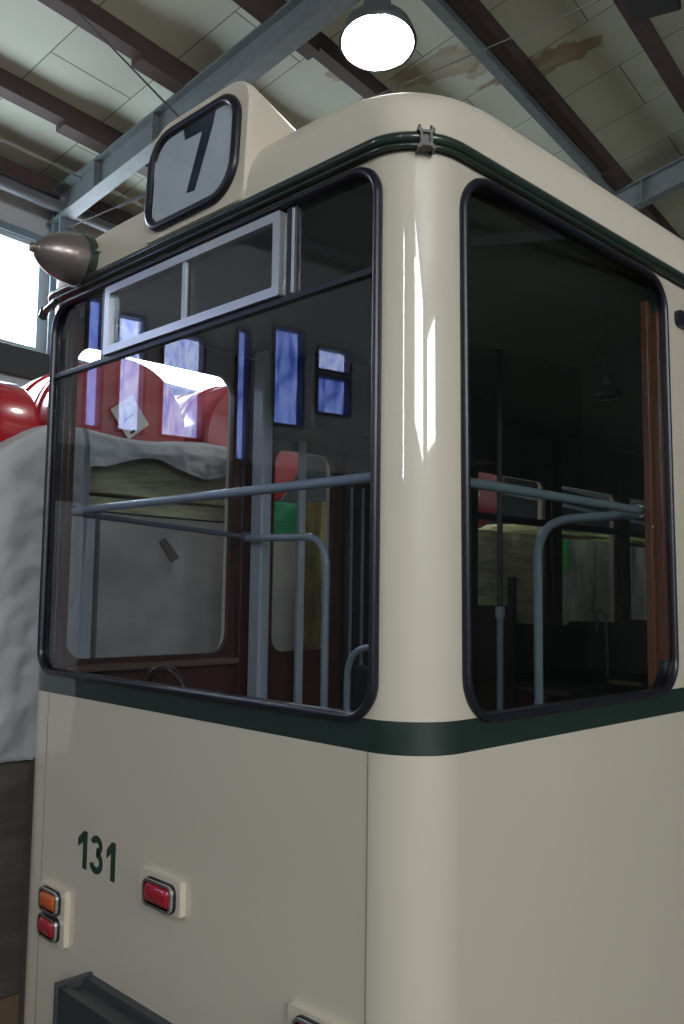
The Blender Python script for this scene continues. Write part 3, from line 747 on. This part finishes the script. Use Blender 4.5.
# eave purlin and pipe
b = BM(); hbox(b, -6.97, T0, 3.62, -6.85, T1, 3.76); setp(mk('eave_beam', b, purlin_m), 'dark brown eave beam where the boarded ceiling meets the left wall', 'roof beam')
b = BM(); tube(b, [H(-6.80, T0+.1, 3.50), H(-6.80, T1-.1, 3.50)], .055, 14); setp(mk('eave_pipe', b, mat('grey_pipe', (.11, .12, .13), .4), smooth=50), 'thick grey pipe running along the top of the left wall', 'pipe')

# hanging lamps
shade_m = mat('dark_green_grey_enamel', (.06, .075, .075), .4, coat=.3)
shade_in = mat('white_enamel', (.8, .8, .78), .4)
def hall_lamp(p, lab, on=True, scale=1., tilt=0):
    x, y, z = p
    TM = Matrix.Translation((x, y, z+.42)) @ Matrix.Rotation(math.radians(-tilt), 4, Vector((.68, .73, 0))) @ Matrix.Translation((-x, -y, -z-.42))
    L = empty('hall_lamp', (x, y, z)); setp(L, lab, 'lamp', None)
    k = scale
    b = BM(); lathe(b, [(0, .235*k), (.012, .24*k), (.03, .235*k), (.10, .21*k), (.16, .16*k), (.20, .10*k), (.21, .085*k), (.36, .085*k), (.37, .05*k), (.42, .03*k)], (x, y, z), (0, 0, 1), 40, cap=False)
    bmesh.ops.transform(b, matrix=TM, verts=b.verts[:])
    mk('lamp_shade', b, shade_m, L, smooth=40)
    b = BM(); lathe(b, [(.002, .222*k), (.09, .19*k), (.15, .14*k), (.19, .05*k)], (x, y, z), (0, 0, 1), 40, cap=False)
    bmesh.ops.transform(b, matrix=TM, verts=b.verts[:])
    mk('reflector', b, shade_in, L, smooth=40)
    b = BM(); lathe(b, [(.012, .0), (.014, .205*k)], (x, y, z), (0, 0, 1), 40, cap=False)
    bmesh.ops.transform(b, matrix=TM, verts=b.verts[:])
    mk('diffuser', b, daylight('lamp_light', (1, .985, .96), on) if on else mat('dull_glass', (.12, .13, .13), .1, coat=1), L, smooth=60)
    d = Vector((x, y, 0))-Vector((CX, CY, 0)); s = d.x*math.cos(TH)+d.y*math.sin(TH)
    b = BM(); tube(b, [(x, y, z+.40), (x, y, roof_z(s)-.002)], .008, 8); mk('hanging_rod', b, steeldk, L)
    return L
LP = 45
hall_lamp((-2.06, 2.0, 3.33), 'bright round hanging lamp with dark shade above the tram roof', LP, tilt=11)
def hl(s, t, z, lab, on, k=1.): p = H(s, t, z); hall_lamp((p.x, p.y, p.z), lab, on, k)
hl(3.2, -3.2, 3.6, 'added fill lamp, lit, hanging over the aisle behind the viewer', LP*1.6)  # unseen lamp added to brighten the tram corner from behind the camera
hl(-4.6, -2.6, 3.2, 'added fill lamp, lit, hanging near the left wall behind the viewer', LP)  # second unseen lamp added behind the camera as fill light
hl(-2.9, 11.5, 3.3, 'added fill lamp, lit, hanging out of view over the far end of the tram', LP)  # added out of view to give fill light further down the hall
hl(6.2, 9.2, 3.4, 'unlit dark hanging lamp over the right aisle, nearer one', 0)
hl(6.2, 12.6, 3.4, 'unlit dark hanging lamp over the right aisle, farther one', 0)

# dark box under the roof at top right
b = BM()
def pxyz(px, py, dep): 
    d = fw + r2*((px-342)/F) - u2*((py-512)/F); return Vector((CX, CY, 0)) + d*dep
P = H(-1.93, 6.70, 4.70)
vs = bmesh.ops.create_cube(b, size=1)['verts']
R_ = Matrix.Rotation(math.radians(18), 3, 'Z') @ Matrix.Rotation(math.radians(-12), 3, 'X')
for v in vs: v.co = P + R_ @ Vector((v.co.x*.38, v.co.y*.24, v.co.z*.28))
bmesh.ops.bevel(b, geom=b.edges[:], offset=.01, segments=2, affect='EDGES')
bx_ = empty('black_speaker_box', (P.x, P.y, P.z-.15)); setp(bx_, 'black box hanging under the boards at the top right corner', 'speaker')
mk('box_housing', b, mat('black_box_paint', (.010, .010, .012), .5), bx_)
b = BM(); tube(b, [P+Vector((0, 0, .12)), P+Vector((0, 0, roof_z(-1.98)-P.z-.002))], .012, 8); mk('hanging_bracket', b, steeldk, bx_)

# rope from the purlin to the tram roof, tie wire with turnbuckle
rp0 = H(-5.14, 3.69, roof_z(-5.14)-.16); rp1 = Vector((-1.245, .10, 1.775))
b = BM(); tube(b, [rp0, rp0.lerp(rp1, .5), rp1], .005, 8); setp(mk('rope', b, rope_m), 'dark taut rope from a roof purlin down to the number 7 sign box', 'rope')
w0 = H(-6.82, 4.92, 3.30); w1 = H(-1.65, 7.05, roof_z(-1.65)-.16)
W0 = empty('tie_wire', tuple(w0)); setp(W0, 'thin steel tie wire from the left column up across below the bright lamp', 'wire')
b = BM(); tube(b, [w0, w1], .006, 8); mk('wire_strand', b, wire_m, W0)
b = BM(); a0 = w0.lerp(w1, .10); a1 = w0.lerp(w1, .155); tube(b, [a0, a0.lerp(a1, .1), a1.lerp(a0, .1), a1], .016, 8); mk('turnbuckle', b, steeldk, W0)

# ================================================================== GOODS BETWEEN TRAM AND WALL
def wob(bm, amp, cuts=5, seed=0):
    bmesh.ops.subdivide_edges(bm, edges=bm.edges[:], cuts=cuts, use_grid_fill=True)
    rnd = random.Random(seed)
    for v in bm.verts: v.co += Vector((rnd.uniform(-amp, amp), rnd.uniform(-amp, amp), rnd.uniform(-amp, amp)*.6))
FX = -2.75
def pallet(y0, y1, x0, lab):
    z = FL; x1 = FX
    p = empty('pallet', ((x0+x1)/2, (y0+y1)/2, z)); setp(p, lab, 'pallet', 'wooden pallets beside the tram')
    pm = mat('pallet_wood', (.20, .14, .08), .8, noise=.2, nscale=6)
    for xx in (x0+.05, (x0+x1)/2, x1-.05):
        b = BM(); box(b, xx-.05, y0, z, xx+.05, y1, z+.11); mk('runner', b, pm, p)
    k = 6
    for i in range(k):
        a = y0+(y1-y0)*i/k; b = BM(); box(b, x0, a+.01, z+.11, x1, a+(y1-y0)/k-.01, z+.14); mk('deck_board', b, pm, p)
PALZ = FL+.152
def load(y0, y1, z0, z1, x0, m, lab, name='wrapped_load', cat='packaged goods', amp=.008, x1=FX, seed=1, group=None):
    b = BM(); box(b, x0, y0, z0, x1, y1, z1); wob(b, amp, 6, seed)
    return setp(mk(name, b, m, smooth=50), lab, cat, group)
for y0, y1, l in ((-.45, .45, 'wooden pallet under the tarp-covered load at the left edge'), (.5, 1.70, 'wooden pallet under the grey load behind the driver window'), (1.78, 3.35, 'wooden pallet under the green and khaki loads'), (3.45, 5.0, 'wooden pallet under the load below the labelled far drum'), (5.1, 7.3, 'wooden pallet under the pale film-wrapped goods')):
    pallet(y0, y1, -4.1, l)
load(-.45, .44, PALZ, -.80, -4.1, film_brown, 'film-wrapped brown cardboard load below the white tarp at the left edge', seed=1)
load(-.45, .44, -.785, .37, -4.1, mat('grey_board', (.3, .3, .29), .7), 'grey board crate hidden under the white tarp, beneath the leftmost drum', 'crate', 'crate', amp=.004, seed=2)
b = BM(); box(b, -2.735, .27, FL, -2.68, .42, -.83, .004)
setp(mk('wooden_post', b, mat('grey_brown_post', (.11, .085, .075), .7)), 'grey-brown upright plank at the left edge beside the tram corner', 'plank')
L2 = load(.62, 1.68, PALZ, .405, -4.1, film_grey, 'large grey film-wrapped load seen through the driver window', seed=3)
b = BM(); prism(b, [(.98, .27), (1.02, .295), (1.12, .185), (1.07, .155)], lambda u, v, d: (d, u, v), FX+.012, FX+.016); mk('packing_tape', b, mat('brown_tape', (.13, .105, .09), .4), L2)
b = BM(); box(b, -4.1, .49, PALZ, FX-.02, .60, .40); wob(b, .003, 4, 5); setp(mk('white_board_stack', b, mat('white_board', (.55, .57, .58), .6, noise=.1), smooth=40), 'upright white boards at the left end of the grey wrapped load', 'boards')
load(.50, 1.68, .415, .492, -4.1, film_olive, 'flat olive film-wrapped foam layer that carries the labelled drum', amp=.003, seed=6)
load(.50, 1.68, .512, .78, -2.93, film_olive, 'olive film-wrapped foam strip in front of the labelled drum', amp=.010, seed=7)
load(1.74, 2.08, PALZ, .325, -4.0, film_grey, 'narrow grey film-wrapped load below the green card, seen through the door window', seed=8)
load(1.74, 2.08, .345, .57, -2.93, film_green, 'green film-wrapped carton seen through the door window', seed=9)
load(1.74, 2.08, .345, .50, -4.0, film_olive, 'olive foam block behind the green carton, under the plain red drum', x1=-2.96, seed=19, amp=.004)
load(2.25, 3.3, PALZ, .60, -4.0, film_khaki, 'khaki-yellow film-wrapped load right of the green carton', seed=10, amp=.012)
load(3.5, 4.95, PALZ, .52, -4.1, film_olive, 'dark olive film-wrapped load under the far labelled drum', seed=11)
load(5.15, 6.15, PALZ, .52, -4.0, film_clear, 'pale film-wrapped goods with a yellow foam top, nearer of the two', seed=13, amp=.015)
load(5.15, 6.15, .555, .66, -3.95, foam_y, 'yellow foam sheet on the nearer pale film-wrapped goods', 'foam_sheet', 'foam', seed=14, amp=.02, x1=FX-.03)
load(6.35, 7.25, PALZ, .50, -4.0, film_clear, 'pale film-wrapped goods with a yellow foam top, farther of the two', seed=15, amp=.015)
load(6.35, 7.25, .54, .63, -3.95, foam_y, 'yellow foam sheet on the farther pale film-wrapped goods', 'foam_sheet', 'foam', seed=16, amp=.02, x1=FX-.03)
b = BM(); box(b, FX+.013, 5.19, .22, FX+.022, 5.33, .50, .002); setp(mk('green_label', b, mat('bright_green', (.03, .55, .12), .5)), 'bright green sheet on the corner of the pale wrapped goods', 'label')
# drums
def drum(p, axis, r, ln, lab, label_on=False):
    D = empty('red_drum', (p[0], p[1], p[2]-r)); setp(D, lab, 'drum')
    ax = Vector(axis); b = BM(); pr = []
    ribs = [ln*.30, ln*.36, ln*.64, ln*.70]
    pr = [(0, 0), (.012, r*.55), (.0, r*.80), (.0, r*.93), (.015, r*.97), (.04, r)]
    for q in ribs: pr += [(q-.025, r), (q-.012, r+.014), (q+.012, r+.014), (q+.025, r)]
    pr += [(ln-.04, r), (ln-.015, r*.97), (ln, r*.93), (ln, 0)]
    lathe(b, pr, p, ax, 56); mk('drum_body', b, red_m, D, smooth=40)
    if label_on:
        y, z = label_on; b = BM(); c = Vector((p[0]+.013, y, z))
        ang = math.radians(38)
        def q(u, v, d): return (c.x+d, c.y+u*math.cos(ang)-v*math.sin(ang), c.z+u*math.sin(ang)+v*math.cos(ang))
        prism(b, rrect(-.085, -.10, .085, .10, .003, 1), q, 0, .003); lb = mk('paper_label', b, paper, D)
        b = BM(); prism(b, rrect(-.055, -.085, -.015, -.07, .001, 1), q, .0032, .0038); prism(b, rrect(.02, .06, .045, .08, .001, 1), q, .0032, .0038); prism(b, rrect(-.05, .0, .03, .004, .001, 1), q, .0032, .0038)
        mk('label_print', b, ink, lb)
drum((-2.97, .90, .93), (-1, 0, 0), .42, 1.0, 'red drum end with a tilted white paper label behind the driver window', (.90, .995))
drum((-3.34, -.46, .77), (0, 1, 0), .38, .84, 'red ribbed drum lying at the left edge outside the tram')
drum((-2.97, 1.86, .955), (-1, 0, 0), .42, 1.0, 'plain red drum right of the labelled one, above the green carton')
drum((-2.85, 4.1, .955), (-1, 0, 0), .42, 1.0, 'far red drum with a white label, seen through the side window', (4.0, .84))
# tarp: draped over the left load and along the front rim
b = BM(); NU, NV = 120, 90; rnd = random.Random(3)
from mathutils import noise as mn
def tarp_pt(i, j):
    y = -.47 + (1.72+.47)*i/NU
    left = y < .46
    k = min(1, max(0, (.50-y)/.05)); k = k*k*(3-2*k)
    zb = -.82*k + (.70+.04*math.sin(y*9))*(1-k)
    zt = .835 - .95*max(0, .33-y)*min(1, .33-y+.35) + .02*math.sin(y*6)*(1-k); zt = max(zt, .44)
    top_l = .22
    v = j/NV*(top_l+ .10 + (zt-zb)); 
    nz = mn.fractal(Vector((y*3.2, v*3.2, 1.3)), 1., 2., 5)
    fold = mn.fractal(Vector((y*7+2, v*1.6, 4.3)), 1., 2., 3)
    if v < top_l: x, z = -2.94+v*.85, zt+.01+ .012*nz
    elif v < top_l+.10:
        a = (v-top_l)/.10; x, z = -2.753+.04*math.sin(a*PI/2), zt+.01-.03*(1-math.cos(a*PI/2))
    else: x, z = -2.713, zt-.02-(v-top_l-.10)
    d = max(0, min(1, (v-top_l)/.15))
    x += d*(.030+.040*nz+.026*fold+.016*mn.fractal(Vector((y*14, v*11, 7)), 1., 2., 4)*min(1, v*.9))+.006
    return Vector((max(x, -2.735) if v > top_l+.1 else x, y, z))
g = [[b.verts.new(tarp_pt(i, j)) for j in range(NV+1)] for i in range(NU+1)]
for i in range(NU):
    for j in range(NV): b.faces.new((g[i][j], g[i+1][j], g[i+1][j+1], g[i][j+1]))
o = mk('white_tarp', b, tarp_m, smooth=80); setp(o, 'white fabric tarp hanging over the goods left of the tram', 'tarp')
md = o.modifiers.new('s', 'SOLIDIFY'); md.thickness = .003

# rails under the tram
for xx, l in ((-1.64, 'steel tram rail on the left side under the tram'), (-.56, 'steel tram rail on the right side under the tram')):
    b = BM(); box(b, xx-.035, -6.2, FL, xx+.035, 14, FL+.04, .004); setp(mk('tram_rail', b, steelgalv), l, 'rail')

# ------------------------------------------------------------------ world and view
w = bpy.data.worlds.new('World'); sc.world = w; w.use_nodes = True
w.node_tree.nodes['Background'].inputs[0].default_value = (.75, .87, 1, 1); w.node_tree.nodes['Background'].inputs[1].default_value = 1.0
sc.view_settings.view_transform = 'Standard'; sc.view_settings.look = 'None'; sc.view_settings.gamma = 1
sc.view_settings.exposure = 0.58
sc.cycles.caustics_reflective = False; sc.cycles.caustics_refractive = False
sc.cycles.use_denoising = True
sc.cycles.max_bounces = 10; sc.cycles.diffuse_bounces = 5; sc.cycles.transparent_max_bounces = 24; sc.cycles.glossy_bounces = 5
sc.cycles.sample_clamp_indirect = 6
